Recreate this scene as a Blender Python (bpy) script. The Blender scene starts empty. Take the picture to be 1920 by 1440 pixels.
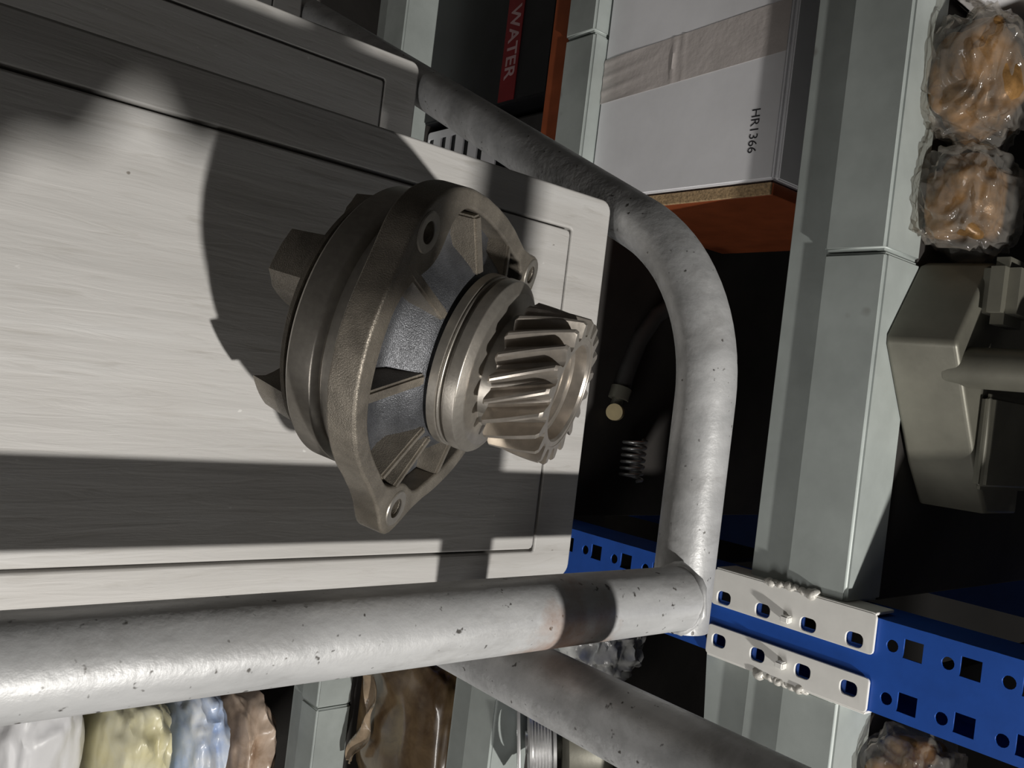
import bpy, bmesh, math, random
from mathutils import Vector, Matrix, noise

SC = bpy.context.scene
COL = SC.collection
R = math.radians

# ------------------------------------------------------------------ camera
cam_d = bpy.data.cameras.new('camera')
cam_d.sensor_fit = 'HORIZONTAL'
cam_d.sensor_width = 36.0
cam_d.lens = 1650.0 / 1920.0 * 36.0
cam_d.clip_start = 0.01
cam = bpy.data.objects.new('camera', cam_d)
cx = Vector((-0.1195, 0.7585, 0.6406))
cy = Vector((-0.9928, -0.0919, -0.0764))
cx.normalize(); cz = cx.cross(cy).normalized(); cy = cz.cross(cx)
cam.matrix_world = Matrix(((cx.x, cy.x, cz.x, 0), (cx.y, cy.y, cz.y, 0), (cx.z, cy.z, cz.z, 0), (0, 0, 0, 1)))
COL.objects.link(cam)
SC.camera = cam

# ------------------------------------------------------------------ world, lamp, exposure
w = bpy.data.worlds.new('world'); SC.world = w
w.use_nodes = True
w.node_tree.nodes['Background'].inputs[0].default_value = (1.0, 0.93, 0.86, 1)
w.node_tree.nodes['Background'].inputs[1].default_value = 0.025

lamp_d = bpy.data.lights.new('ceiling_lamp', 'POINT')
lamp_d.energy = 190
lamp_d.color = (1.0, 0.965, 0.91)
lamp_d.shadow_soft_size = 0.034
lamp = bpy.data.objects.new('ceiling_lamp', lamp_d)
lamp.location = (0.955, 0.325, 1.60)
COL.objects.link(lamp)

# unseen fill light added right of and behind the camera to lift front faces
fill_d = bpy.data.lights.new('fill_light', 'AREA')
fill_d.shape = 'RECTANGLE'; fill_d.size = 1.2; fill_d.size_y = 0.3
fill_d.energy = 16
fill_d.color = (1.0, 0.97, 0.93)
fill_obj = bpy.data.objects.new('fill_light', fill_d)
fill_obj.location = (1.75, -1.15, 0.03)
fill_obj.rotation_euler = (R(83), 0, R(48))
COL.objects.link(fill_obj)

SC.view_settings.view_transform = 'Standard'
SC.view_settings.look = 'None'
SC.view_settings.gamma = 1.0
SC.view_settings.use_curve_mapping = False
SC.view_settings.exposure = 0.0

# ------------------------------------------------------------------ helpers
def link(o, parent=None):
    COL.objects.link(o)
    if parent is not None:
        o.parent = parent
    return o

def tag(o, label=None, cat=None, group=None, kind=None):
    if label: o['label'] = label
    if cat: o['category'] = cat
    if group: o['group'] = group
    if kind: o['kind'] = kind
    return o

def thing(name, loc, label, cat, group=None):
    o = bpy.data.objects.new(name, None)
    o.empty_display_size = 0.05
    o.location = loc
    link(o)
    return tag(o, label, cat, group)

def root_base(parent):
    b = Vector((0, 0, 0))
    while parent is not None:
        b += parent.location
        parent = parent.parent
    return b

def finish(bm, name, mat, parent=None, smooth=None, world=True, origin=None):
    """bmesh in world coordinates -> object whose mesh is relative to its parent's base"""
    me = bpy.data.meshes.new(name)
    bmesh.ops.recalc_face_normals(bm, faces=bm.faces)
    off = Vector((0, 0, 0))
    if world:
        off = root_base(parent) if parent is not None else (Vector(origin) if origin else Vector((0, 0, 0)))
        bmesh.ops.translate(bm, verts=bm.verts, vec=-off)
    bm.to_mesh(me); bm.free()
    if mat: me.materials.append(mat)
    if smooth is not None:
        for p in me.polygons: p.use_smooth = True
        me.set_sharp_from_angle(angle=R(smooth))
    o = bpy.data.objects.new(name, me)
    if smooth is not None and smooth <= 40:
        o.modifiers.new('weighted normals', 'WEIGHTED_NORMAL').keep_sharp = True
    if world and parent is None and origin:
        o.location = origin
    return link(o, parent)

def box(bm, lo, hi, bevel=0, seg=2, mtx=None):
    t = bmesh.new()
    bmesh.ops.create_cube(t, size=1)
    lo = Vector(lo); hi = Vector(hi); c = (lo + hi) / 2; d = hi - lo
    for v in t.verts:
        v.co = Vector((v.co.x * d.x, v.co.y * d.y, v.co.z * d.z)) + c
    if bevel:
        bmesh.ops.bevel(t, geom=t.edges[:], offset=bevel, segments=seg, affect='EDGES', clamp_overlap=True)
    if mtx is not None:
        bmesh.ops.transform(t, matrix=mtx, verts=t.verts)
    join(bm, t)
    return bm

def join(bm, t):
    me = bpy.data.meshes.new('tmp'); t.to_mesh(me); t.free()
    bm.from_mesh(me); bpy.data.meshes.remove(me)

def boxed(lo, hi, bevel=0, seg=2, mtx=None):
    return box(bmesh.new(), lo, hi, bevel, seg, mtx)

def tube(bm, pts, r, n=24, cap=True, rfun=None):
    pts = [Vector(p) for p in pts]
    tans = []
    for i in range(len(pts)):
        a = pts[max(i - 1, 0)]; b = pts[min(i + 1, len(pts) - 1)]
        tans.append((b - a).normalized())
    ref = Vector((0, 0, 1)) if abs(tans[0].z) < 0.9 else Vector((1, 0, 0))
    nrm = tans[0].cross(ref).normalized()
    rings = []
    for i, p in enumerate(pts):
        nrm = (nrm - tans[i] * nrm.dot(tans[i])).normalized()
        bi = tans[i].cross(nrm)
        rr = rfun(i / (len(pts) - 1)) if rfun else r
        rings.append([bm.verts.new(p + (nrm * math.cos(2 * math.pi * k / n) + bi * math.sin(2 * math.pi * k / n)) * rr) for k in range(n)])
    for i in range(len(rings) - 1):
        for k in range(n):
            bm.faces.new((rings[i][k], rings[i][(k + 1) % n], rings[i + 1][(k + 1) % n], rings[i + 1][k]))
    if cap:
        bm.faces.new(rings[0][::-1]); bm.faces.new(rings[-1])
    return bm

def lathe(bm, prof, n=96, cap0=False, cap1=False):
    rings = []
    for r, z in prof:
        if r < 1e-6:
            rings.append([bm.verts.new((0, 0, z))])
        else:
            rings.append([bm.verts.new((r * math.cos(2 * math.pi * k / n), r * math.sin(2 * math.pi * k / n), z)) for k in range(n)])
    for a, b in zip(rings, rings[1:]):
        if len(a) == 1 and len(b) == 1: continue
        for k in range(n):
            q = [a[k % len(a)], a[(k + 1) % len(a)], b[(k + 1) % len(b)], b[k % len(b)]]
            q2 = []
            for v in q:
                if v not in q2: q2.append(v)
            bm.faces.new(q2)
    if cap0: bm.faces.new(rings[0][::-1])
    if cap1: bm.faces.new(rings[-1])
    return bm

def plate(loops, z0, z1, bevel=0.0, res=1):
    """outline + holes in XY -> solid bmesh between z0 and z1"""
    cu = bpy.data.curves.new('tmp', 'CURVE'); cu.dimensions = '2D'; cu.fill_mode = 'BOTH'
    for lp in loops:
        sp = cu.splines.new('POLY'); sp.points.add(len(lp) - 1)
        for i, (x, y) in enumerate(lp): sp.points[i].co = (x, y, 0, 1)
        sp.use_cyclic_u = True
    h = (z1 - z0) / 2
    cu.extrude = max(h - bevel, 1e-6)
    cu.bevel_depth = bevel; cu.bevel_resolution = res; cu.offset = -bevel
    o = bpy.data.objects.new('tmp', cu); COL.objects.link(o)
    dg = bpy.context.evaluated_depsgraph_get()
    me = bpy.data.meshes.new_from_object(o.evaluated_get(dg))
    bpy.data.objects.remove(o); bpy.data.curves.remove(cu)
    bm = bmesh.new(); bm.from_mesh(me); bpy.data.meshes.remove(me)
    bmesh.ops.remove_doubles(bm, verts=bm.verts, dist=1e-7)
    bmesh.ops.translate(bm, verts=bm.verts, vec=(0, 0, (z0 + z1) / 2))
    return bm

def text_bm(body, size, extrude, align='LEFT', xscale=1.0, bold=0.0):
    cu = bpy.data.curves.new('tmp', 'FONT'); cu.body = body; cu.size = size; cu.extrude = extrude
    cu.align_x = align; cu.align_y = 'CENTER'; cu.offset = bold
    o = bpy.data.objects.new('tmp', cu); COL.objects.link(o)
    dg = bpy.context.evaluated_depsgraph_get()
    me = bpy.data.meshes.new_from_object(o.evaluated_get(dg))
    bpy.data.objects.remove(o); bpy.data.curves.remove(cu)
    bm = bmesh.new(); bm.from_mesh(me); bpy.data.meshes.remove(me)
    bmesh.ops.scale(bm, vec=(xscale, 1, 1), verts=bm.verts)
    return bm

def sheet(rows, off):
    """grid of points -> closed thin sheet, second side displaced by off"""
    bm = bmesh.new(); off = Vector(off)
    A = [[bm.verts.new(p) for p in r] for r in rows]
    B = [[bm.verts.new(Vector(p) + off) for p in r] for r in rows]
    n = len(rows); m = len(rows[0])
    for i in range(n - 1):
        for j in range(m - 1):
            bm.faces.new((A[i][j], A[i][j + 1], A[i + 1][j + 1], A[i + 1][j]))
            bm.faces.new((B[i][j], B[i + 1][j], B[i + 1][j + 1], B[i][j + 1]))
    for i in range(n - 1):
        bm.faces.new((A[i][0], A[i + 1][0], B[i + 1][0], B[i][0]))
        bm.faces.new((A[i][m - 1], B[i][m - 1], B[i + 1][m - 1], A[i + 1][m - 1]))
    for j in range(m - 1):
        bm.faces.new((A[0][j], B[0][j], B[0][j + 1], A[0][j + 1]))
        bm.faces.new((A[n - 1][j], A[n - 1][j + 1], B[n - 1][j + 1], B[n - 1][j]))
    return bm

# XY plate -> standing in the XZ plane, facing -Y (front at y = y0)
def stand(bm, y0):
    for v in bm.verts:
        v.co = Vector((v.co.x, y0 + v.co.z, v.co.y))
    return bm

def rrect(x0, y0, x1, y1, r, n=5):
    out = []
    for cxx, cyy, a0 in ((x1 - r, y1 - r, 0), (x0 + r, y1 - r, 90), (x0 + r, y0 + r, 180), (x1 - r, y0 + r, 270)):
        for k in range(n + 1):
            a = R(a0 + 90 * k / n)
            out.append((cxx + r * math.cos(a), cyy + r * math.sin(a)))
    return out

def circ(x, y, r, n=20):
    return [(x + r * math.cos(2 * math.pi * k / n), y + r * math.sin(2 * math.pi * k / n)) for k in range(n)]

# ------------------------------------------------------------------ materials
def new_mat(name):
    m = bpy.data.materials.new(name); m.use_nodes = True
    nt = m.node_tree
    return m, nt, nt.nodes['Principled BSDF']

def ramp(nt, fac, stops):
    n = nt.nodes.new('ShaderNodeValToRGB')
    el = n.color_ramp.elements
    while len(el) < len(stops): el.new(0.5)
    for e, (p, c) in zip(el, stops):
        e.position = p
        e.color = (c[0], c[1], c[2], 1) if not isinstance(c, float) else (c, c, c, 1)
    nt.links.new(fac, n.inputs[0])
    return n.outputs[0]

def coords(nt, scale=(1, 1, 1), kind='Object'):
    tc = nt.nodes.new('ShaderNodeTexCoord'); mp = nt.nodes.new('ShaderNodeMapping')
    mp.inputs['Scale'].default_value = scale
    nt.links.new(tc.outputs[kind], mp.inputs[0])
    return mp.outputs[0]

def noise_n(nt, vec, scale, detail=4, rough=0.55, dist=0.0):
    n = nt.nodes.new('ShaderNodeTexNoise')
    n.inputs['Scale'].default_value = scale; n.inputs['Detail'].default_value = detail
    n.inputs['Roughness'].default_value = rough; n.inputs['Distortion'].default_value = dist
    nt.links.new(vec, n.inputs['Vector'])
    return n.outputs[0]

def mixc(nt, fac, a, b, mode='MIX'):
    n = nt.nodes.new('ShaderNodeMix'); n.data_type = 'RGBA'; n.blend_type = mode
    for i, v in ((0, fac), (6, a), (7, b)):
        if isinstance(v, (int, float)): n.inputs[i].default_value = v
        elif isinstance(v, tuple): n.inputs[i].default_value = (*v[:3], 1)
        else: nt.links.new(v, n.inputs[i])
    return n.outputs[2]

def bump(nt, bsdf, h, strength, dist=0.002):
    b = nt.nodes.new('ShaderNodeBump'); b.inputs['Strength'].default_value = strength; b.inputs['Distance'].default_value = dist
    nt.links.new(h, b.inputs['Height']); nt.links.new(b.outputs[0], bsdf.inputs['Normal'])

def simple(name, col, rough=0.5, metal=0.0, var=0.15, vscale=30, bscale=0, bstr=0.0, bdist=0.001, spec=0.5, coat=0.0, stretch=(1, 1, 1)):
    m, nt, b = new_mat(name)
    v = coords(nt, stretch)
    n = noise_n(nt, v, vscale, 5, 0.6)
    lo = tuple(max(c * (1 - var), 0) for c in col); hi = tuple(min(c * (1 + var), 1) for c in col)
    nt.links.new(ramp(nt, n, [(0.3, lo), (0.7, hi)]), b.inputs['Base Color'])
    b.inputs['Roughness'].default_value = rough; b.inputs['Metallic'].default_value = metal
    b.inputs['Specular IOR Level'].default_value = spec; b.inputs['Coat Weight'].default_value = coat
    if bscale:
        bump(nt, b, noise_n(nt, v, bscale, 4, 0.6), bstr, bdist)
    return m

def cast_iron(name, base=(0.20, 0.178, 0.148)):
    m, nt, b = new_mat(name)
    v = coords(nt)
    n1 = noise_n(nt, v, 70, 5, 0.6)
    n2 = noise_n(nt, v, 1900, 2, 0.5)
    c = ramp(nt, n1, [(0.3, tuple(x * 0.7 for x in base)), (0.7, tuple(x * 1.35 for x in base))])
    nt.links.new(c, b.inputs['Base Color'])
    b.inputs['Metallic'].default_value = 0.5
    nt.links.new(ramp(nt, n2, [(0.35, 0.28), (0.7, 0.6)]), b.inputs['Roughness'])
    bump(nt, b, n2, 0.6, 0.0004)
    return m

def painted_wood():
    m, nt, b = new_mat('painted wood')
    v = coords(nt, (1, 0.09, 1)); vo = coords(nt)
    grain = noise_n(nt, v, 240, 6, 0.6, 0.6)
    brush = noise_n(nt, coords(nt, (1, 0.05, 1)), 70, 4, 0.5)
    patch = noise_n(nt, vo, 9, 4, 0.55)
    spot = noise_n(nt, coords(nt, (1, 0.6, 1)), 230, 2, 0.4)
    base = ramp(nt, brush, [(0.3, (0.42, 0.41, 0.395)), (0.55, (0.48, 0.47, 0.455)), (0.75, (0.53, 0.525, 0.515))])
    base = mixc(nt, ramp(nt, grain, [(0.30, 0.55), (0.45, 0.0)]), base, (0.35, 0.335, 0.31))
    base = mixc(nt, ramp(nt, patch, [(0.5, 0.0), (0.72, 0.28)]), base, (0.40, 0.37, 0.34))
    base = mixc(nt, ramp(nt, spot, [(0.17, 0.8), (0.215, 0.0)]), base, (0.13, 0.11, 0.09))
    base = mixc(nt, ramp(nt, spot, [(0.76, 0.0), (0.80, 0.6)]), base, (0.72, 0.71, 0.69))
    nt.links.new(base, b.inputs['Base Color'])
    b.inputs['Roughness'].default_value = 0.5
    mx = nt.nodes.new('ShaderNodeMath'); mx.operation = 'ADD'
    nt.links.new(grain, mx.inputs[0]); nt.links.new(brush, mx.inputs[1])
    bump(nt, b, mx.outputs[0], 0.4, 0.0006)
    return m

def galv_pipe(name, rust_at=None):
    m, nt, b = new_mat(name)
    v = coords(nt); vs = coords(nt, (1, 0.25, 1))
    mott = noise_n(nt, vs, 45, 5, 0.6)
    speck = noise_n(nt, v, 230, 2, 0.45)
    c = ramp(nt, mott, [(0.28, (0.36, 0.365, 0.37)), (0.5, (0.50, 0.505, 0.51)), (0.72, (0.62, 0.625, 0.63))])
    c = mixc(nt, ramp(nt, speck, [(0.25, 1.0), (0.31, 0.0)]), c, (0.09, 0.085, 0.08))
    c = mixc(nt, ramp(nt, noise_n(nt, coords(nt, (1, 0.5, 1)), 26, 6, 0.7, 0.4), [(0.52, 0.0), (0.70, 0.55)]), c, (0.25, 0.245, 0.24))
    if rust_at is not None:
        sx = nt.nodes.new('ShaderNodeVectorMath'); sx.operation = 'DISTANCE'
        tc = nt.nodes.new('ShaderNodeTexCoord'); nt.links.new(tc.outputs['Object'], sx.inputs[0])
        sx.inputs[1].default_value = rust_at
        ad = nt.nodes.new('ShaderNodeMath'); ad.operation = 'MULTIPLY_ADD'
        nt.links.new(noise_n(nt, v, 60, 4, 0.6), ad.inputs[0]); ad.inputs[1].default_value = 0.05
        nt.links.new(sx.outputs['Value'], ad.inputs[2])
        c = mixc(nt, ramp(nt, ad.outputs[0], [(0.040, 0.75), (0.062, 0.0)]), c, (0.30, 0.155, 0.085))
    nt.links.new(c, b.inputs['Base Color'])
    b.inputs['Metallic'].default_value = 0.2
    nt.links.new(ramp(nt, mott, [(0.3, 0.5), (0.7, 0.36)]), b.inputs['Roughness'])
    bump(nt, b, noise_n(nt, v, 110, 4, 0.6), 0.32, 0.0014)
    return m

def film(name, col, col2, scale=40, rough=0.13, bstr=0.8):
    """crumpled plastic film over something: glossy, wrinkled"""
    m, nt, b = new_mat(name)
    v = coords(nt)
    n = noise_n(nt, v, scale, 5, 0.6, 0.6)
    nt.links.new(ramp(nt, n, [(0.32, col), (0.68, col2)]), b.inputs['Base Color'])
    b.inputs['Roughness'].default_value = rough + 0.25
    b.inputs['Coat Weight'].default_value = 1.0; b.inputs['Coat Roughness'].default_value = rough
    wr = nt.nodes.new('ShaderNodeTexNoise'); wr.noise_type = 'RIDGED_MULTIFRACTAL'
    wr.inputs['Scale'].default_value = scale * 0.9; wr.inputs['Detail'].default_value = 3
    nt.links.new(v, wr.inputs['Vector'])
    bump(nt, b, wr.outputs[0], bstr, 0.006)
    return m

def clear_film(name):
    m, nt, b = new_mat(name)
    v = coords(nt)
    wr = nt.nodes.new('ShaderNodeTexNoise'); wr.noise_type = 'RIDGED_MULTIFRACTAL'
    wr.inputs['Scale'].default_value = 38; wr.inputs['Detail'].default_value = 2; wr.inputs['Distortion'].default_value = 0.8
    nt.links.new(v, wr.inputs['Vector'])
    b.inputs['Base Color'].default_value = (0.40, 0.38, 0.35, 1); b.inputs['Roughness'].default_value = 0.09
    b.inputs['Specular IOR Level'].default_value = 1.0; b.inputs['Coat Weight'].default_value = 1.0
    bump(nt, b, wr.outputs[0], 1.0, 0.008)
    tr = nt.nodes.new('ShaderNodeBsdfTransparent'); tr.inputs[0].default_value = (0.97, 0.95, 0.92, 1)
    lw = nt.nodes.new('ShaderNodeLayerWeight'); lw.inputs[0].default_value = 0.35
    f = ramp(nt, lw.outputs['Facing'], [(0.0, 0.2), (0.5, 0.3), (1.0, 0.7)])
    mx = nt.nodes.new('ShaderNodeMixShader')
    nt.links.new(f, mx.inputs[0]); nt.links.new(tr.outputs[0], mx.inputs[1]); nt.links.new(b.outputs[0], mx.inputs[2])
    nt.links.new(mx.outputs[0], nt.nodes['Material Output'].inputs['Surface'])
    return m

M = {}
M['clear'] = clear_film('clear film')
M['rusty'] = simple('rusty oiled metal', (0.24, 0.13, 0.045), 0.4, 0.2, 0.8, 34, 60, 0.4, 0.003)
M['wood'] = painted_wood()
M['pipe'] = galv_pipe('grey painted pipe')
M['rail'] = galv_pipe('grey painted pipe with rust', (0.128, 0.318, -0.318))
M['iron'] = cast_iron('cast iron')
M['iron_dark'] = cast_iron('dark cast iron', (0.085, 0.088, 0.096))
M['steel'] = simple('machined steel', (0.36, 0.335, 0.30), 0.36, 0.75, 0.12, 260, 700, 0.12, 0.0004, stretch=(1, 1, 1))
M['gear'] = simple('gear steel', (0.44, 0.40, 0.355), 0.32, 0.75, 0.15, 160, 500, 0.1, 0.0004)
M['blue'] = simple('blue paint', (0.014, 0.085, 0.42), 0.42, 0.0, 0.12, 25, 300, 0.1, 0.0005)
M['beam'] = simple('grey green steel', (0.42, 0.46, 0.445), 0.42, 0.1, 0.13, 14, 200, 0.06, 0.0005)
def stained(m, col, scale, lo, hi):
    nt = m.node_tree; b = nt.nodes['Principled BSDF']
    src = b.inputs['Base Color'].links[0].from_socket
    n = noise_n(nt, coords(nt), scale, 3, 0.6)
    nt.links.new(mixc(nt, ramp(nt, n, [(lo, 0.0), (hi, 0.75)]), src, col), b.inputs['Base Color'])
stained(M['beam'], (0.13, 0.09, 0.075), 11, 0.70, 0.76)
M['zinc'] = simple('white zinc plate', (0.92, 0.91, 0.87), 0.38, 0.0, 0.04, 40, 200, 0.06, 0.0005)
M['weld'] = simple('weld bead', (0.70, 0.68, 0.63), 0.4, 0.2, 0.15, 90, 160, 0.5, 0.002)
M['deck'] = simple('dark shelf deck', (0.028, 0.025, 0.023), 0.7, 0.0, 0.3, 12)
M['orange'] = simple('orange laminate', (0.27, 0.065, 0.022), 0.45, 0.0, 0.2, 25)
M['carton'] = simple('white carton', (0.87, 0.87, 0.90), 0.6, 0.0, 0.05, 18, 90, 0.08, 0.001)
M['tape'] = simple('brown clear tape', (0.62, 0.57, 0.55), 0.25, 0.0, 0.06, 30, 60, 0.4, 0.002)
M['tape_amber'] = simple('amber tape', (0.34, 0.26, 0.18), 0.22, 0.0, 0.2, 40, 60, 0.4, 0.002)
M['ink'] = simple('black ink', (0.03, 0.03, 0.035), 0.6)
M['black'] = simple('black carton', (0.012, 0.012, 0.014), 0.4, 0.0, 0.3, 20)
M['red'] = simple('red print', (0.19, 0.012, 0.016), 0.4)
M['pinkwhite'] = simple('pale print', (0.42, 0.28, 0.29), 0.4)
M['floor'] = simple('concrete floor', (0.16, 0.15, 0.14), 0.8, 0.0, 0.25, 6, 120, 0.2, 0.002)
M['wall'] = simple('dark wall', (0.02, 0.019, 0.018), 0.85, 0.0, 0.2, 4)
M['film_brown'] = film('film over rusty part', (0.16, 0.075, 0.025), (0.40, 0.27, 0.14), 32)
M['film_amber'] = film('amber film', (0.11, 0.06, 0.025), (0.30, 0.2, 0.1), 22)
M['film_clear'] = film('cloudy film', (0.34, 0.34, 0.33), (0.6, 0.6, 0.58), 30)
M['cast_grey'] = simple('olive grey casting', (0.17, 0.165, 0.135), 0.42, 0.35, 0.18, 18, 120, 0.12, 0.001)
M['rubber'] = simple('black rubber', (0.035, 0.033, 0.033), 0.5, 0.0, 0.2, 40)
M['brass'] = simple('pale brass', (0.75, 0.62, 0.36), 0.4, 0.2, 0.1, 60)
M['silver'] = simple('bright aluminium', (0.75, 0.75, 0.75), 0.32, 0.8, 0.08, 80, 300, 0.1, 0.0005)
M['occluder'] = simple('grey cloth', (0.2, 0.2, 0.2), 0.9, 0.0, 0.2, 40, 500, 0.4, 0.001)

# ------------------------------------------------------------------ setting
FZ = -1.80
tag(finish(boxed((-4, -3, FZ - 0.1), (4, 4, FZ)), 'floor', M['floor']), 'grey concrete warehouse floor under the rack', None, None, 'structure')
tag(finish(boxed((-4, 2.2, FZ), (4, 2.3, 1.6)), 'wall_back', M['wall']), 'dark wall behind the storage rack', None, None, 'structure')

# ------------------------------------------------------------------ step ladder
ladder = thing('step_ladder', (0.0, 0.13, FZ), 'grey pipe step ladder with white painted wooden treads', 'ladder')
PR = 0.0183
def tread(zt, x0, x1, y0, y1):
    t = bpy.data.objects.new('tread', None); link(t, ladder)
    rim = plate([rrect(x0, y0, x1, y1, 0.008), rrect(x0 + 0.0245, y0 + 0.03, x1 - 0.0175, y1 - 0.033, 0.0015, 2)], zt - 0.028, zt, 0.0016, 2)
    finish(rim, 'tread_rim', M['wood'], t, 35)
    pan = plate([rrect(x0 + 0.0258, y0 + 0.032, x1 - 0.0189, y1 - 0.0344, 0.003, 2)], zt - 0.026, zt + 0.0006, 0.0012, 2)
    finish(pan, 'tread_panel', M['wood'], t, 35)
    bar = boxed((x0 + 0.03, y1 - 0.03, zt - 0.05), (x1 - 0.03, y1 + 0.006, zt - 0.0285), 0.002)
    finish(bar, 'tread_support', M['pipe'], t, 35)
    return t
TZ = -0.409
t1 = tread(TZ, -0.127, 0.1205, -0.16, 0.4125); t1['label'] = 'top tread under the pump'
t2 = tread(-0.668, -0.272, -0.0245, -0.16, 0.4145); t2['label'] = 'second tread, mostly in shade'
tread(-0.927, -0.413, -0.1655, -0.16, 0.4145)

def hoop(y):
    x_end = 0.134; z0 = -0.333
    d = Vector((-0.4493, 0, -0.8934))
    corner = Vector((-0.082, y, z0)); Rb = 0.125; th = math.acos(0.4493); T = Rb * math.tan(th / 2)
    pts = [Vector((x_end - (x_end - (corner.x + T)) * k / 8, y, z0)) for k in range(8)]
    c = Vector((corner.x + T, y, z0 - Rb))
    for k in range(17):
        a = th * k / 16
        pts.append(c + Vector((-math.sin(a) * Rb, 0, math.cos(a) * Rb)))
    p = pts[-1].copy(); L = (p.z - FZ) / 0.8934
    for k in range(1, 13): pts.append(p + d * (L * k / 12))
    bm = tube(bmesh.new(), pts, PR, 32)
    return bm
finish(hoop(0.435), 'side_pipe', M['pipe'], ladder, 50)
finish(hoop(-0.185), 'side_pipe', M['pipe'], ladder, 50)
rail = finish(tube(bmesh.new(), [(0.112, -0.185 + 0.602 * k / 24, -0.3205) for k in range(25)], PR, 40), 'rear_rail', M['rail'], None, 50)
# keep the rail's object space in world units so that its rust patch sits where the weld is
rail.parent = ladder; rail.location = -ladder.location
wb = bmesh.new()
tube(wb, [Vector((0.112, 0.417, -0.3215)) + Vector((math.cos(2 * math.pi * k / 24), 0, math.sin(2 * math.pi * k / 24))) * (PR + 0.0004) for k in range(25)], 0.0024, 8, False, lambda t: 0.0022 + 0.0008 * math.sin(40 * t))
finish(wb, 'weld', M['pipe'], ladder, 60)
for y in (0.325, -0.075):
    finish(tube(bmesh.new(), [(0.1475 + 0.0008 * k, y, FZ + (1.80 + 0.75) * k / 14) for k in range(15)], PR, 32), 'upright', M['pipe'], ladder, 50)
finish(tube(bmesh.new(), [(0.1585, -0.095 + 0.44 * k / 6, 0.24) for k in range(7)], PR, 24), 'handrail', M['pipe'], ladder, 50)

# cloth added over the handrail, out of view, shaped to shade the near tread
HEM = [(0.0, 0.02), (0.06, 0.03), (0.10, 0.053), (0.127, 0.079), (0.143, 0.095), (0.156, 0.111), (0.166, 0.127), (0.174, 0.140), (0.180, 0.131), (0.185, 0.119), (0.198, 0.113), (0.213, 0.111), (0.222, 0.118), (0.228, 0.14)]
def hem(y):
    for (y0, z0), (y1, z1) in zip(HEM, HEM[1:]):
        if y0 <= y <= y1: return z0 + (z1 - z0) * (y - y0) / (y1 - y0)
    return 0.07
def occluder():
    rows = []; ny, ns = 60, 40
    for i in range(ny + 1):
        fy = i / ny; y = 0.02 + 0.208 * fy
        rr = PR + 0.003; q = math.pi * rr / 2
        front = q + 0.24 - hem(y); back = 0.09 + 0.02 * math.sin(fy * 7 + 2)
        row = []
        for j in range(ns + 1):
            t = -back + (front + back) * j / ns
            if abs(t) < q:
                a = t / rr; p = (0.1585 + rr * math.sin(a), y, 0.24 + rr * math.cos(a))
            else:
                sg = 1 if t > 0 else -1
                wob = 0.004 * math.sin(fy * 40 + t * 9) * min((abs(t) - q) / 0.05, 1)
                p = (0.1585 + sg * (rr + 0.003) - sg * 0.003 * math.exp(-(abs(t) - q) / 0.01) + wob, y, 0.24 - (abs(t) - q))
            row.append(p)
        rows.append(row)
    return sheet(rows, (0, 0.0012, 0.0002))
tag(finish(occluder(), 'occluder', M['occluder'], None, 60, True, (0.156, 0.14, 0.0)), 'grey cloth added over the ladder handrail, out of view, to shade the tread', 'occluder')

# ------------------------------------------------------------------ water pump (tilted, lying on its impeller)
G = 0.033
pump = bpy.data.objects.new('water_pump', None); link(pump)
tag(pump, 'cast iron engine water pump with a helical gear, tipped over on the top tread', 'water pump')
pu = Vector((-0.975, 0.1691, 0.1439)); pa = Vector((0.2113, 0.5068, 0.8358)).normalized()
pv = pa.cross(pu).normalized(); pu = pv.cross(pa)
pump.matrix_world = Matrix(((pu.x, pv.x, pa.x, 0.0008), (pu.y, pv.y, pa.y, 0.2631), (pu.z, pv.z, pa.z, -0.2726), (0, 0, 0, 1)))
bpy.context.view_layer.update()

def sc(bm):
    bmesh.ops.scale(bm, vec=(G, G, G), verts=bm.verts); return bm
def part(bm, name, mat, parent=pump, smooth=35):
    return finish(sc(bm), name, mat, parent, smooth, False)

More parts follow.
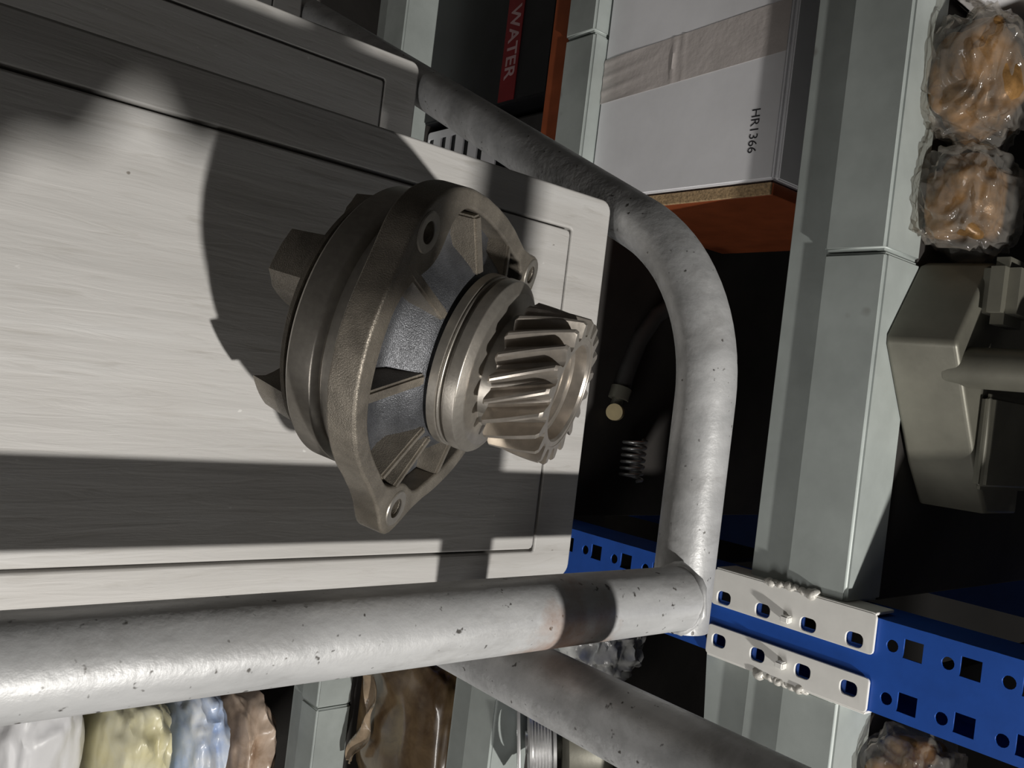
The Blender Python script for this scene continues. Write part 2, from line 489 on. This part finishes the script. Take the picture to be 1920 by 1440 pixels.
def gear_bm():
    bm = bmesh.new(); NT = 20; prof = []
    for k in range(NT):
        for f, r in ((0.00, 0.775), (0.14, 0.77), (0.28, 0.785), (0.40, 0.90), (0.48, 0.99), (0.60, 1.0), (0.70, 0.985), (0.80, 0.89), (0.91, 0.79)):
            prof.append((2 * math.pi * (k + f) / NT, r))
    n = len(prof); NZ = 10; H = 0.80; TW = -0.43
    rings = []
    for j in range(NZ + 1):
        t = -H + H * j / NZ; tw = TW * j / NZ
        sq = 1.0
        rings.append([bm.verts.new((r * math.cos(a + tw), r * math.sin(a + tw), t)) for a, r in prof])
    # chamfered tips at both ends
    for ring in (rings[0], rings[-1]):
        for v in ring:
            r = math.hypot(v.co.x, v.co.y)
            if r > 0.955:
                v.co.x *= 0.955 / r; v.co.y *= 0.955 / r
    rings2 = rings[:]
    for zz, src, pos in ((-H + 0.035, rings[1], 1), (-0.035, rings[-2], len(rings) - 1)):
        tw = TW * (zz + H) / H
        rings2.insert(pos if pos == 1 else len(rings2) - 1, [bm.verts.new((r * math.cos(a + tw), r * math.sin(a + tw), zz)) for a, r in prof])
    for a, b in zip(rings2, rings2[1:]):
        for k in range(n):
            bm.faces.new((a[k], a[(k + 1) % n], b[(k + 1) % n], b[k]))
    # end faces and bore
    def circle(r, t, tw):
        return [bm.verts.new((r * math.cos(a + tw), r * math.sin(a + tw), t)) for a, _ in prof]
    prev = rings2[-1]
    for r, t in ((0.74, 0.0), (0.735, -0.008), (0.67, -0.008), (0.645, -0.04), (0.63, -0.2), (0.60, -0.22), (0.54, -0.22), (0.53, -0.24), (0.52, -0.30), (0.46, -0.30), (0.45, -0.5), (0.12, -0.5)):
        c = circle(r, t, TW)
        for k in range(n): bm.faces.new((prev[k], prev[(k + 1) % n], c[(k + 1) % n], c[k]))
        prev = c
    bm.faces.new(prev)
    c = circle(0.5, -H, 0)
    for k in range(n): bm.faces.new((rings2[0][k], c[k], c[(k + 1) % n], rings2[0][(k + 1) % n]))
    return bm
tag(part(gear_bm(), 'helical_gear', M['gear'], pump, 28), 'bright helical drive gear')

hub = part(lathe(bmesh.new(), [(0.5, -0.78), (0.76, -0.80), (0.78, -0.95), (0.80, -0.965), (1.05, -0.985), (1.075, -1.0), (1.185, -1.065), (1.198, -1.085), (1.2, -1.22), (1.135, -1.235), (1.135, -1.275), (1.165, -1.29), (1.165, -1.33), (1.2, -1.345), (1.2, -1.46), (1.12, -1.48), (1.0, -1.48)], 128), 'bearing_hub', M['steel'])
ret = bmesh.new()
tube(ret, [(1.168 * math.cos(R(a)), 1.168 * math.sin(R(a)), -1.31) for a in range(12, 350, 4)], 0.022, 8)
finish(sc(ret), 'retaining_ring', M['steel'], hub, 60, False)

# housing: flange outline measured round the axis (angle, radius)
FO = [(-180, 2.46), (-174, 2.28), (-166, 2.17), (-150, 2.13), (-134, 2.13), (-110, 2.12), (-85, 2.1), (-68, 2.14), (-58, 2.3), (-51, 2.56), (-47, 2.6), (-43, 2.52), (-38, 2.28), (-30, 2.08), (-20, 2.0), (-7, 1.97), (5, 2.0), (15, 2.07), (27, 2.22), (38, 2.42), (47, 2.58), (54, 2.68), (61, 2.72), (66, 2.68), (72, 2.60), (80, 2.57), (94, 2.58), (108, 2.55), (117, 2.5), (126, 2.44), (136, 2.37), (146, 2.30), (155, 2.31), (163, 2.41), (168, 2.55), (173, 2.63), (177, 2.58)]
def fo(a):
    a = (a + 180) % 360 - 180
    P = FO + [(180, 2.46)]
    for (a0, r0), (a1, r1) in zip(P, P[1:]):
        if a0 <= a <= a1:
            t = (a - a0) / (a1 - a0)
            return r0 + (r1 - r0) * t
    return 2.2
def fos(a): return sum(fo(a + d) * wt for d, wt in ((-3, 1), (-1.5, 2), (0, 3), (1.5, 2), (3, 1))) / 9
outer = [(fos(a) * math.cos(R(a)), fos(a) * math.sin(R(a))) for a in [k * 2 for k in range(180)]]
EARS = ((61, 2.40), (173, 2.23), (-47, 2.26))
holes = [circ(r * math.cos(R(a)), r * math.sin(R(a)), 0.135, 24) for a, r in EARS]
def inner_r(a):
    r = min(fos(a) - 0.27, 2.22)
    for ea, er in EARS:
        d = abs((a - ea + 180) % 360 - 180)
        if d < 22: r = min(r, 1.80 + 0.022 * d)
    return max(r, 1.62)
def inner_s(a): return sum(inner_r(a + d) for d in (-6, -3, 0, 3, 6)) / 5
inner = [(inner_s(a) * math.cos(R(a)), inner_s(a) * math.sin(R(a))) for a in [k * 3 for k in range(120)]]
housing = part(plate([outer, inner] + holes, -2.06, -1.65, 0.045, 3), 'housing', M['iron'], pump, 40)
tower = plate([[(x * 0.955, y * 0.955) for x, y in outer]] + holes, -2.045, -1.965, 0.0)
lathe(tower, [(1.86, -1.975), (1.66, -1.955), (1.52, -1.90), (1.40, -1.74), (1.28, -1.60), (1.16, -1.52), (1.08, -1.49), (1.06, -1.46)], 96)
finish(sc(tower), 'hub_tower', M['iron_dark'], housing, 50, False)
def rib(a, t, r1=2.2):
    bm = bmesh.new()
    pr = [(1.2, -1.50), (1.34, -1.53), (r1, -1.66), (r1, -2.0), (1.2, -2.0)]
    vs = [[bm.verts.new((r, s * t * (1 if z > -1.9 else 1.5), z)) for r, z in pr] for s in (-1, 1)]
    bm.faces.new(vs[0]); bm.faces.new(vs[1][::-1])
    for k in range(len(pr)):
        bm.faces.new((vs[0][k], vs[0][(k + 1) % 5], vs[1][(k + 1) % 5], vs[1][k]))
    bmesh.ops.recalc_face_normals(bm, faces=bm.faces)
    bmesh.ops.bevel(bm, geom=bm.edges[:], offset=0.03, segments=2, affect='EDGES')
    bmesh.ops.rotate(bm, verts=bm.verts, cent=(0, 0, 0), matrix=Matrix.Rotation(R(a), 3, 'Z'))
    return bm
for a, t, r1 in ((72, 0.07, 2.3), (112, 0.08, 2.28), (152, 0.06, 2.06), (166, 0.06, 2.0), (28, 0.09, 1.95), (-16, 0.08, 1.75), (-60, 0.08, 1.9), (-110, 0.08, 1.85), (-155, 0.07, 1.9)):
    finish(sc(rib(a, t, r1)), 'rib', M['iron'], housing, 45, False)
for a, r in EARS:
    bm = lathe(bmesh.new(), [(0.135, -1.66), (0.135, -1.638), (0.15, -1.632), (0.235, -1.632), (0.25, -1.645), (0.25, -1.66)], 28)
    bmesh.ops.translate(bm, verts=bm.verts, vec=(r * math.cos(R(a)), r * math.sin(R(a)), 0))
    finish(sc(bm), 'bolt_seat', M['steel'], housing, 40, False)
# far-side outlet foot that props the tipped pump up (behind the flange)
foot = lathe(bmesh.new(), [(0.0, -3.47), (0.2, -3.47), (0.24, -3.43), (0.24, -2.04), (0.0, -2.04)], 24)
bmesh.ops.translate(foot, verts=foot.verts, vec=(2.22 * math.cos(R(-106)), 2.22 * math.sin(R(-106)), 0))
finish(sc(foot), 'outlet_stub', M['iron'], housing, 40, False)
part(lathe(bmesh.new(), [(1.93, -2.05), (1.92, -2.06), (1.91, -2.12), (1.90, -2.5), (1.865, -2.52), (1.865, -2.575), (1.90, -2.59), (1.955, -2.65), (1.965, -2.68), (1.965, -3.0), (1.93, -3.04), (1.80, -3.05), (1.5, -3.05), (1.45, -3.17), (0.5, -3.17)], 144), 'seal_collar', M['steel'])
imp = part(lathe(bmesh.new(), [(0.4, -3.155), (1.77, -3.155), (1.80, -3.175), (1.80, -3.23), (1.76, -3.26), (0.4, -3.26)], 128), 'impeller', M['iron'])
for k in range(5):
    a0 = 73 + 72 * k
    pts = []
    for d in range(-11, 12, 3): pts.append((1.765 * math.cos(R(a0 + d)), 1.765 * math.sin(R(a0 + d))))
    for j in range(1, 9):
        f = j / 8; a = a0 + 11 + 22 * f; r = 1.765 - 1.15 * f
        pts.append((r * math.cos(R(a)), r * math.sin(R(a))))
    for j in range(8):
        f = 1 - j / 8; a = a0 - 11 + 26 * f; r = 1.765 - 1.2 * f
        pts.append((r * math.cos(R(a)), r * math.sin(R(a))))
    bl = plate([pts[:-1]], -3.80, -3.24, 0.02, 1)
    for v in bl.verts:
        rr = math.hypot(v.co.x, v.co.y)
        if v.co.z < -3.6 and rr > 1.5: v.co.x *= 0.95; v.co.y *= 0.95
    finish(sc(bl), 'blade', M['iron'], imp, 30, False)
finish(sc(lathe(bmesh.new(), [(0.0, -3.86), (0.5, -3.86), (0.55, -3.82), (0.6, -3.25), (0.0, -3.25)], 40)), 'impeller_hub', M['iron'], imp, 40, False)

# ------------------------------------------------------------------ storage rack
RX0, RX1 = -1.25, 1.35
RY = 0.78
rack = thing('storage_rack', (0.21, 0.8, FZ), 'storage rack with a blue perforated post and grey green beams', 'rack')
# blue upright: front plate with holes, sides
PX0, PX1 = 0.169, 0.2525
PITCH = 0.0483
up_o = bpy.data.objects.new('post', None); link(up_o, rack)
cell = [[(PX0, -0.027), (PX1, -0.027), (PX1, PITCH - 0.027), (PX0, PITCH - 0.027)]]
for xc in (0.1885, 0.2355):
    cell.append([(xc - 0.0085, -0.0085), (xc + 0.0085, -0.0085), (xc + 0.0085, 0.0085), (xc - 0.0085, 0.0085)])
    cell.append(circ(xc + 0.001, -0.0185, 0.0055, 14))
cell_bm = stand(plate(cell, 0.0, 0.0022), RY)
cell_me = bpy.data.meshes.new('cell'); cell_bm.to_mesh(cell_me); cell_bm.free()
face_bm = bmesh.new()
for k in range(-30, 14):
    t_ = bmesh.new(); t_.from_mesh(cell_me)
    bmesh.ops.translate(t_, verts=t_.verts, vec=(0, 0, -0.3437 + PITCH * k))
    join(face_bm, t_)
bpy.data.meshes.remove(cell_me)
finish(face_bm, 'post_face', M['blue'], up_o)
for xa, xb in ((PX0, PX0 + 0.0022), (PX1 - 0.0022, PX1)):
    finish(boxed((xa, RY + 0.0022, FZ), (xb, RY + 0.062, 0.36)), 'post_side', M['blue'], up_o)
for xa, xb in ((PX0 + 0.0022, PX0 + 0.022), (PX1 - 0.022, PX1 - 0.0022)):
    finish(boxed((xa, RY + 0.0598, FZ), (xb, RY + 0.062, 0.36)), 'post_lip', M['blue'], up_o)
rear_post = boxed((PX0, 1.45, FZ), (PX1, 1.51, 0.36), 0.002)
finish(rear_post, 'rear_post', M['blue'], rack)

def beam(x0, x1, zt, zf, zl, seams=(), flange=True, d=0.008):
    b = bpy.data.objects.new('beam', None); link(b, rack)
    xs = [x0] + list(seams) + [x1]
    for i, (xa, xb) in enumerate(zip(xs, xs[1:])):
        dz = 0.0012 * (i % 2)
        bm = boxed((xa + 0.0007, RY + dz, zf), (xb - 0.0007, RY + 0.068, zt + dz), 0.0032, 3)
        finish(bm, 'beam_box', M['beam'], b, 40)
    if flange:
        finish(boxed((x0, RY + d, zl), (x1, RY + d + 0.0025, zf + 0.004), 0.0008, 1), 'beam_flange', M['beam'], b, 40)
    return b
b1 = beam(RX0, PX0 - 0.002, -0.412, -0.476, -0.519, (-0.166,))
b2 = beam(RX0, PX0 - 0.002, -0.844, -0.900, -0.94, (-0.472,), False)
b3 = beam(RX0, PX0 - 0.002, -1.322, -1.392, -1.43)
c1 = beam(PX1 + 0.002, RX1, -0.405, -0.466, -0.508)
c2 = beam(PX1 + 0.002, RX1, -0.877, -0.935, -0.978)
c3 = beam(PX1 + 0.002, RX1, -1.341, -1.400, -1.445, (0.6,))
beam(RX0, PX0 - 0.002, 0.06, -0.005, -0.045)
beam(PX1 + 0.002, RX1, 0.06, -0.005, -0.045)
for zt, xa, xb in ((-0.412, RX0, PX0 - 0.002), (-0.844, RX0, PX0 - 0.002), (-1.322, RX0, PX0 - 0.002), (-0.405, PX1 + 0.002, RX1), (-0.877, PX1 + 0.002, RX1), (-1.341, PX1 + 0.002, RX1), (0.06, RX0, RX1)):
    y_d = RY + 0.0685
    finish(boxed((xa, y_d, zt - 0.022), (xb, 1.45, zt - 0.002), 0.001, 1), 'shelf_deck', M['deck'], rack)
# grey skirt sheet below the right-hand top beam
sk = stand(plate([[(PX1 + 0.004, -0.47), (PX1 + 0.004, -0.567), (0.62, -0.535), (0.62, -0.47)]], 0.0, 0.002), RY + 0.016)
finish(sk, 'skirt_sheet', M['beam'], rack)
# orange laminated chipboard edge below the second left-hand beam
finish(boxed((RX0, RY + 0.006, -0.935), (PX0 - 0.004, RY + 0.024, -0.9005), 0.001, 1), 'laminate_strip', M['orange'], b2)

# white end plates with slots
def end_plate(x0, x1, xo, side, beam_o):
    z0, z1 = -0.555, -0.377
    lps = [rrect(x0, z0, x1, z1, 0.004, 3)]
    for zz in (-0.5400, -0.4932, -0.4428, -0.3958):
        lps.append(rrect(xo - 0.0065, zz - 0.0085, xo + 0.0065, zz + 0.0085, 0.005, 4))
    bm = stand(plate(lps, 0.0, 0.003, 0.0006, 1), RY - 0.0042)
    o = finish(bm, 'end_plate', M['zinc'], beam_o, 40)
    xe = x0 if side < 0 else x1
    fl = boxed((xe - 0.0015 + side * 0.0002, RY - 0.0036, z0 + 0.002), (xe + 0.0015 + side * 0.0002, RY + 0.03, z1 - 0.001), 0.0006, 1)
    finish(fl, 'end_flange', M['zinc'], beam_o, 40)
    # hook tab pushed out of the plate
    hk = boxed((xo - 0.0035, RY - 0.013, -0.468), (xo + 0.0035, RY - 0.0042, -0.459), 0.0012, 2)
    finish(hk, 'hook', M['zinc'], beam_o, 40)
    wd = bmesh.new()
    xw = xe + side * 0.0015
    tube(wd, [(xw + 0.0012 * math.sin(k * 0.9 + side), RY - 0.0015 + 0.001 * math.sin(k * 0.57), -0.497 + 0.062 * k / 60) for k in range(61)], 0.0038, 12, True, lambda t: (0.0034 + 0.0007 * math.sin(t * 46) + 0.0006 * math.sin(t * 17)) * min(1, 0.35 + t * 12, 0.35 + (1 - t) * 12) + 0.0022 * math.exp(-((t - (0.1 if side > 0 else 0.92)) / 0.06) ** 2))
    finish(wd, 'weld', M['weld'], beam_o, 60)
end_plate(0.1655, 0.2025, 0.1935, -1, b1)
end_plate(0.2235, 0.2545, 0.2382, 1, c1)

# ------------------------------------------------------------------ goods helpers
def blob(center, rad, seed, amp=0.25, freq=3.0, sub=5, flat=None, ridged=True, squash=1.0):
    bm = bmesh.new()
    bmesh.ops.create_icosphere(bm, subdivisions=sub, radius=1)
    off = Vector((seed * 7.3, seed * 3.1, seed * 1.7))
    for v in bm.verts:
        d = v.co.normalized()
        # squarish body
        q = Vector([math.copysign(abs(c) ** squash, c) for c in d])
        h = 0
        if ridged:
            n1 = noise.noise(d * freq + off); n2 = noise.noise(d * freq * 2.3 + off * 2); n3 = noise.noise(d * freq * 5 + off)
            h = (1 - abs(n1) * 2) * 0.6 + (1 - abs(n2) * 2) * 0.3 + n3 * 0.2 - 0.5
        else:
            h = noise.noise(d * freq + off)
        p = q * (1 + amp * h)
        v.co = Vector((p.x * rad[0], p.y * rad[1], p.z * rad[2])) + Vector(center)
        if flat is not None and v.co.z < flat:
            v.co.z = flat + (v.co.z - flat) * 0.02
    return bm

def good(bm, name, mat, label, cat, origin, group=None, smooth=60):
    return tag(finish(bm, name, mat, None, smooth, True, origin), label, cat, group)

# ------------------------------------------------------------------ white carton with printed number
cart = thing('carton', (-0.5, 0.93, -0.842), 'white carton with brown tape and a printed number on the grey beam', 'carton')
finish(boxed((-0.76, 0.8125, -0.842), (-0.2555, 1.06, -0.565), 0.003, 2), 'carton_body', M['carton'], cart, 40)
finish(boxed((-0.762, 0.8045, -0.842), (-0.2545, 0.8115, -0.562), 0.002, 2), 'front_flap', M['carton'], cart, 40)
finish(boxed((-0.762, 0.81, -0.5635), (-0.2545, 1.062, -0.5575), 0.0015, 2), 'lid', M['carton'], cart, 40)
def tape_strip():
    rows = []
    for i in range(81):
        f = i / 80; zz = -0.8415 + 0.278 * f
        xl = -0.440 - 0.012 * f; xr = -0.3815 - 0.0125 * f
        row = []
        for j in range(25):
            g = j / 24
            wr = 0
            for zc, wd_, am in ((0.42, 0.007, 0.0016), (0.475, 0.005, 0.0012)):
                wr += am * math.exp(-((f - zc - 0.01 * g) / wd_) ** 2) * (0.5 + 0.5 * math.sin(g * 3))
            if f < 0.36: wr += 0.0009 * max(0, math.sin(g * 19 + f * 8)) * (1 - f / 0.36)
            row.append((xl + (xr - xl) * g, 0.8040 - wr, zz))
        rows.append(row)
    return sheet(rows, (0, 0.0003, 0))
finish(tape_strip(), 'tape', M['tape'], cart, 40)
tx = text_bm('HR1366', 0.0155, 0.0001, 'LEFT', 0.98)
stand(tx, 0.8043); bmesh.ops.translate(tx, verts=tx.verts, vec=(-0.336, 0, -0.5935))
finish(tx, 'printed_number', M['ink'], cart)

# orange chipboard divider
dv = thing('chipboard_divider', (-0.24, 0.95, -0.842), 'orange laminated chipboard divider standing against the white carton', 'board')
M['chip'] = simple('raw chipboard', (0.42, 0.29, 0.16), 0.8, 0.0, 0.5, 400, 300, 0.5, 0.001)
finish(boxed((-0.2525, 0.8125, -0.842), (-0.2385, 1.10, -0.565), 0.0006, 1), 'laminate_board', M['orange'], dv)
finish(boxed((-0.2522, 0.8085, -0.842), (-0.2388, 0.8123, -0.566), 0.0006, 1), 'chipboard_edge', M['chip'], dv)

# ------------------------------------------------------------------ black boxes on the lower shelf
wb1 = thing('product_box', (-0.55, 0.95, -1.322), 'black product box with a red band lettered in white', 'box')
finish(boxed((-0.80, 0.842, -1.322), (-0.437, 1.05, -1.0), 0.003, 2), 'box_body', M['black'], wb1, 40)
bd = finish(boxed((-0.80, 0.8405, -1.1135), (-0.4405, 0.8418, -1.0745)), 'red_band', M['red'], wb1)
tx = text_bm('WATER', 0.034, 0.0001, 'RIGHT', 1.0, 0.0006)
stand(tx, 0.8403); bmesh.ops.translate(tx, verts=tx.verts, vec=(-0.475, 0, -1.0935))
finish(tx, 'lettering', M['pinkwhite'], wb1)
good(boxed((-0.425, 0.872, -1.1195), (-0.25, 1.01, -0.985), 0.004, 2), 'product_box', M['rubber'], 'plain dark grey box standing on the pale vented unit', 'box', (-0.34, 0.94, -1.1195))
# pale vented unit
vu = thing('vented_unit', (-0.33, 0.93, -1.322), 'pale grey plastic unit with dark vent slots behind the bent ladder pipe', 'unit')
lps = [rrect(-0.425, -1.3205, -0.22, -1.12, 0.006, 3)]
for zz, xe in ((-1.309, -0.25), (-1.272, -0.25), (-1.243, -0.338), (-1.205, -0.25), (-1.165, -0.25)): lps.append(rrect(-0.412, zz - 0.0075, xe, zz + 0.0075, 0.002, 2))
finish(stand(plate(lps, 0.0, 0.004, 0.0008, 1), 0.853), 'vent_panel', M['carton'], vu, 40)
finish(boxed((-0.425, 0.8575, -1.3215), (-0.22, 1.02, -1.12), 0.003, 2), 'unit_body', M['black'], vu, 40)

# ------------------------------------------------------------------ goods on the top shelf
ZS = -0.4115
def parcel(name, ctr, rad, seed, label, amp=0.3, freq=2.6, mat='film_brown', cat='parcel', group=None):
    return good(blob(ctr, rad, seed, amp, freq, 5, ctr[2] - rad[2] * 0.78, True, 0.75), name, M[mat], label, cat, (ctr[0], ctr[1], ctr[2] - rad[2] * 0.78), group)
def wrapped(ctr, rad, seed, label, core):
    zf = ctr[2] - rad[2] * 0.78
    t = thing('wrapped_part', (ctr[0], ctr[1], zf), label, 'parcel', 'film-wrapped parts on the top shelf')
    finish(blob(ctr, (rad[0] * 0.8, rad[1] * 0.8, rad[2] * 0.82), seed, 0.30, 1.6, 5, zf + 0.002, False, 0.7), 'rusty_core', M[core], t, 60)
    finish(blob(ctr, rad, seed + 3, 0.30, 1.5, 6, zf, True, 0.72), 'clear_wrap', M['clear'], t, 75)
wrapped((-0.345, 0.868, ZS + 0.0312), (0.064, 0.060, 0.042), 1, 'crumpled clear film round a rusty part, farther from the grey casting', 'rusty')
wrapped((-0.226, 0.868, ZS + 0.0296), (0.050, 0.056, 0.040), 5, 'crumpled clear film round a rusty part beside the grey casting', 'rusty')
good(boxed((-0.60, 0.845, ZS + 0.001), (-0.425, 0.98, ZS + 0.075), 0.004, 2), 'parts_box', M['carton'], 'small pale box beyond the film-wrapped parts on the top shelf', 'box', (-0.51, 0.91, ZS + 0.001))
# grey casting
cs = thing('casting', (-0.06, 0.86, ZS), 'olive grey cast metal cover with a stub pipe on the top shelf', 'casting')
def casting():
    foot_ = [(-0.168, 0.858), (-0.163, 0.846), (-0.089, 0.797), (-0.080, 0.798), (0.030, 0.870), (0.070, 0.905), (0.070, 0.99), (-0.168, 0.99)]
    bm = plate([foot_], ZS, ZS + 0.062, 0.004, 2)
    for v in bm.verts:   # walls lean back towards the top
        f = (v.co.z - ZS) / 0.062
        v.co.y += 0.012 * f * (1 if v.co.y < 0.95 else 0)
    return bm
finish(casting(), 'casting_body', M['cast_grey'], cs, 40)
finish(boxed((-0.170, 0.84, ZS + 0.060), (-0.108, 0.90, ZS + 0.092), 0.010, 4), 'corner_boss', M['cast_grey'], cs, 40)
finish(tube(bmesh.new(), [(-0.066, 0.838 + 0.001 * k, ZS + 0.045 + 0.02 * k) for k in range(8)], 0.019, 28), 'stub_pipe', M['cast_grey'], cs, 45)
finish(boxed((-0.045, 0.868, ZS + 0.0625), (0.045, 0.985, ZS + 0.075), 0.005, 3, Matrix.Rotation(0, 4, 'Z')), 'rim', M['cast_grey'], cs, 40)
wrapped((0.345, 0.872, -0.405 + 0.0312), (0.062, 0.055, 0.042), 9, 'film-wrapped rusty part beside the blue post', 'rusty')

# ------------------------------------------------------------------ dark bay behind the pump
hs = thing('hose_assembly', (-0.02, 1.0, -0.844), 'black rubber hose with a pale brass end in the dark bay', 'hose')
finish(tube(bmesh.new(), [(-0.16, 1.00, -0.79), (-0.145, 0.975, -0.815), (-0.12, 0.945, -0.826), (-0.08, 0.92, -0.829), (-0.04, 0.905, -0.829), (-0.012, 0.897, -0.829)], 0.012, 16), 'hose_body', M['rubber'], hs, 60)
finish(tube(bmesh.new(), [(-0.014, 0.8975, -0.829), (-0.004, 0.8945, -0.829), (0.002, 0.893, -0.829)], 0.0145, 16), 'ferrule', M['cast_grey'], hs, 60)
finish(tube(bmesh.new(), [(0.002, 0.893, -0.829), (0.010, 0.890, -0.829), (0.017, 0.8885, -0.829)], 0.008, 16), 'elbow', M['cast_grey'], hs, 60)
finish(tube(bmesh.new(), [(0.0205, 0.896, -0.8325), (0.0202, 0.8885, -0.8275), (0.020, 0.880, -0.8215)], 0.0115, 24), 'brass_end', M['brass'], hs, 40)
sp = bmesh.new()
tube(sp, [Vector((0.055 + 0.009 * k / 10, 0.93, -0.822)) + Vector((0, 0.016 * math.cos(k * 0.628), 0.016 * math.sin(k * 0.628))) for k in range(64)], 0.0022, 8)
good(sp, 'coil_spring', M['silver'], 'small steel coil spring lying in the dark bay', 'spring', (0.08, 0.93, -0.842))

# ------------------------------------------------------------------ right-hand bay
# pulley and bracket on the middle right beam
al = thing('alternator', (0.47, 0.84, -0.877), 'silver alternator with a ribbed pulley partly behind the ladder upright', 'alternator')
def turned(prof, c, axis, n=64):
    bm = lathe(bmesh.new(), prof, n)
    q = Vector((0, 0, 1)).rotation_difference(Vector(axis).normalized())
    bmesh.ops.transform(bm, matrix=Matrix.Translation(c) @ q.to_matrix().to_4x4(), verts=bm.verts)
    return bm
AC = Vector((0.462, 0.812, -0.826)); AXV = Vector((-0.12, 0.76, 0.64)).normalized()
finish(turned([(0.0, -0.014), (0.014, -0.014), (0.014, -0.011), (0.043, -0.011), (0.046, -0.009), (0.046, -0.006)] + [q for k in range(6) for q in ((0.0415, -0.004 + 0.004 * k), (0.045, -0.002 + 0.004 * k))] + [(0.041, 0.02), (0.047, 0.021), (0.047, 0.025), (0.0, 0.026)], AC, AXV, 96), 'pulley', M['silver'], al, 25)
finish(turned([(0.0, 0.026), (0.02, 0.026), (0.02, 0.032), (0.05, 0.034), (0.058, 0.04), (0.058, 0.085), (0.05, 0.095), (0.0, 0.095)], AC, AXV), 'alternator_body', M['cast_grey'], al, 40)
ex = (Vector((1, 0, 0)) - AXV * AXV.x).normalized(); ey = AXV.cross(ex)
br = plate([[(-0.05, -0.02), (-0.02, -0.042), (0.03, -0.042), (0.055, 0.0), (0.03, 0.04), (-0.015, 0.042), (-0.035, 0.016), (-0.075, 0.020), (-0.086, 0.004), (-0.08, -0.012), (-0.065, -0.014)], circ(-0.072, 0.003, 0.0055), circ(0, 0, 0.03)], -0.025, -0.021, 0.0006)
bmesh.ops.transform(br, matrix=Matrix.Translation(AC) @ Matrix(((ex.x, ey.x, AXV.x, 0), (ex.y, ey.y, AXV.y, 0), (ex.z, ey.z, AXV.z, 0), (0, 0, 0, 1))), verts=br.verts)
finish(br, 'mount_bracket', M['silver'], al, 40)
parcel('film_bag', (0.335, 0.905, -0.879 + 0.05), (0.05, 0.05, 0.064), 12, 'cloudy plastic bag standing behind the ladder upright', 0.3, 2.4, 'film_clear', 'bag')
# amber parcel with tape on the lowest right beam
pk = thing('taped_parcel', (0.6, 0.93, -1.343), 'dark amber wrapped parcel with a strip of clear tape', 'parcel')
finish(blob((0.60, 0.935, -1.343 + 0.115), (0.155, 0.085, 0.135), 21, 0.08, 2.0, 5, -1.343, True, 0.55), 'parcel_body', M['film_amber'], pk, 60)
rows = []
for i in range(30):
    f = i / 29
    rows.append([(0.525 + 0.16 * f, 0.838 - 0.006 * math.sin(f * 9 + j) - 0.004, -1.29 + 0.02 * math.sin(f * 5) + (0.028 + 0.012 * math.sin(f * 11)) * j / 6) for j in range(7)])
tp = sheet(rows, (0, 0.0004, 0))
finish(tp, 'tape', M['tape_amber'], pk, 50)
# sacks on the floor
M['sack_yellow'] = film('yellow sack', (0.85, 0.78, 0.45), (0.95, 0.92, 0.7), 14, 0.3, 0.4)
M['sack_blue'] = film('blue white bag', (0.45, 0.6, 0.92), (0.92, 0.95, 0.98), 12, 0.25, 0.5)
M['sack_white'] = film('white sack', (0.9, 0.9, 0.92), (0.95, 0.95, 0.97), 10, 0.35, 0.3)
M['sack_brown'] = film('brown film bag', (0.38, 0.25, 0.16), (0.75, 0.6, 0.48), 16, 0.2, 0.6)
parcel('plastic_sack', (0.74, 0.57, FZ + 0.125), (0.12, 0.055, 0.16), 31, 'pale yellow plastic sack on the floor under the rail', 0.24, 1.2, 'sack_yellow', 'sack', 'plastic sacks on the floor')
parcel('plastic_sack', (0.76, 0.683, FZ + 0.125), (0.12, 0.048, 0.16), 34, 'blue and white plastic bag beside the yellow sack', 0.24, 1.3, 'sack_blue', 'sack', 'plastic sacks on the floor')
parcel('plastic_sack', (0.77, 0.782, FZ + 0.125), (0.12, 0.04, 0.16), 37, 'brown film bag between the blue bag and the lowest beam', 0.24, 1.3, 'sack_brown', 'sack', 'plastic sacks on the floor')
parcel('plastic_sack', (0.74, 0.42, FZ + 0.094), (0.16, 0.075, 0.12), 40, 'white plastic sack on the floor next to the yellow sack', 0.14, 1.8, 'sack_white', 'sack', 'plastic sacks on the floor')
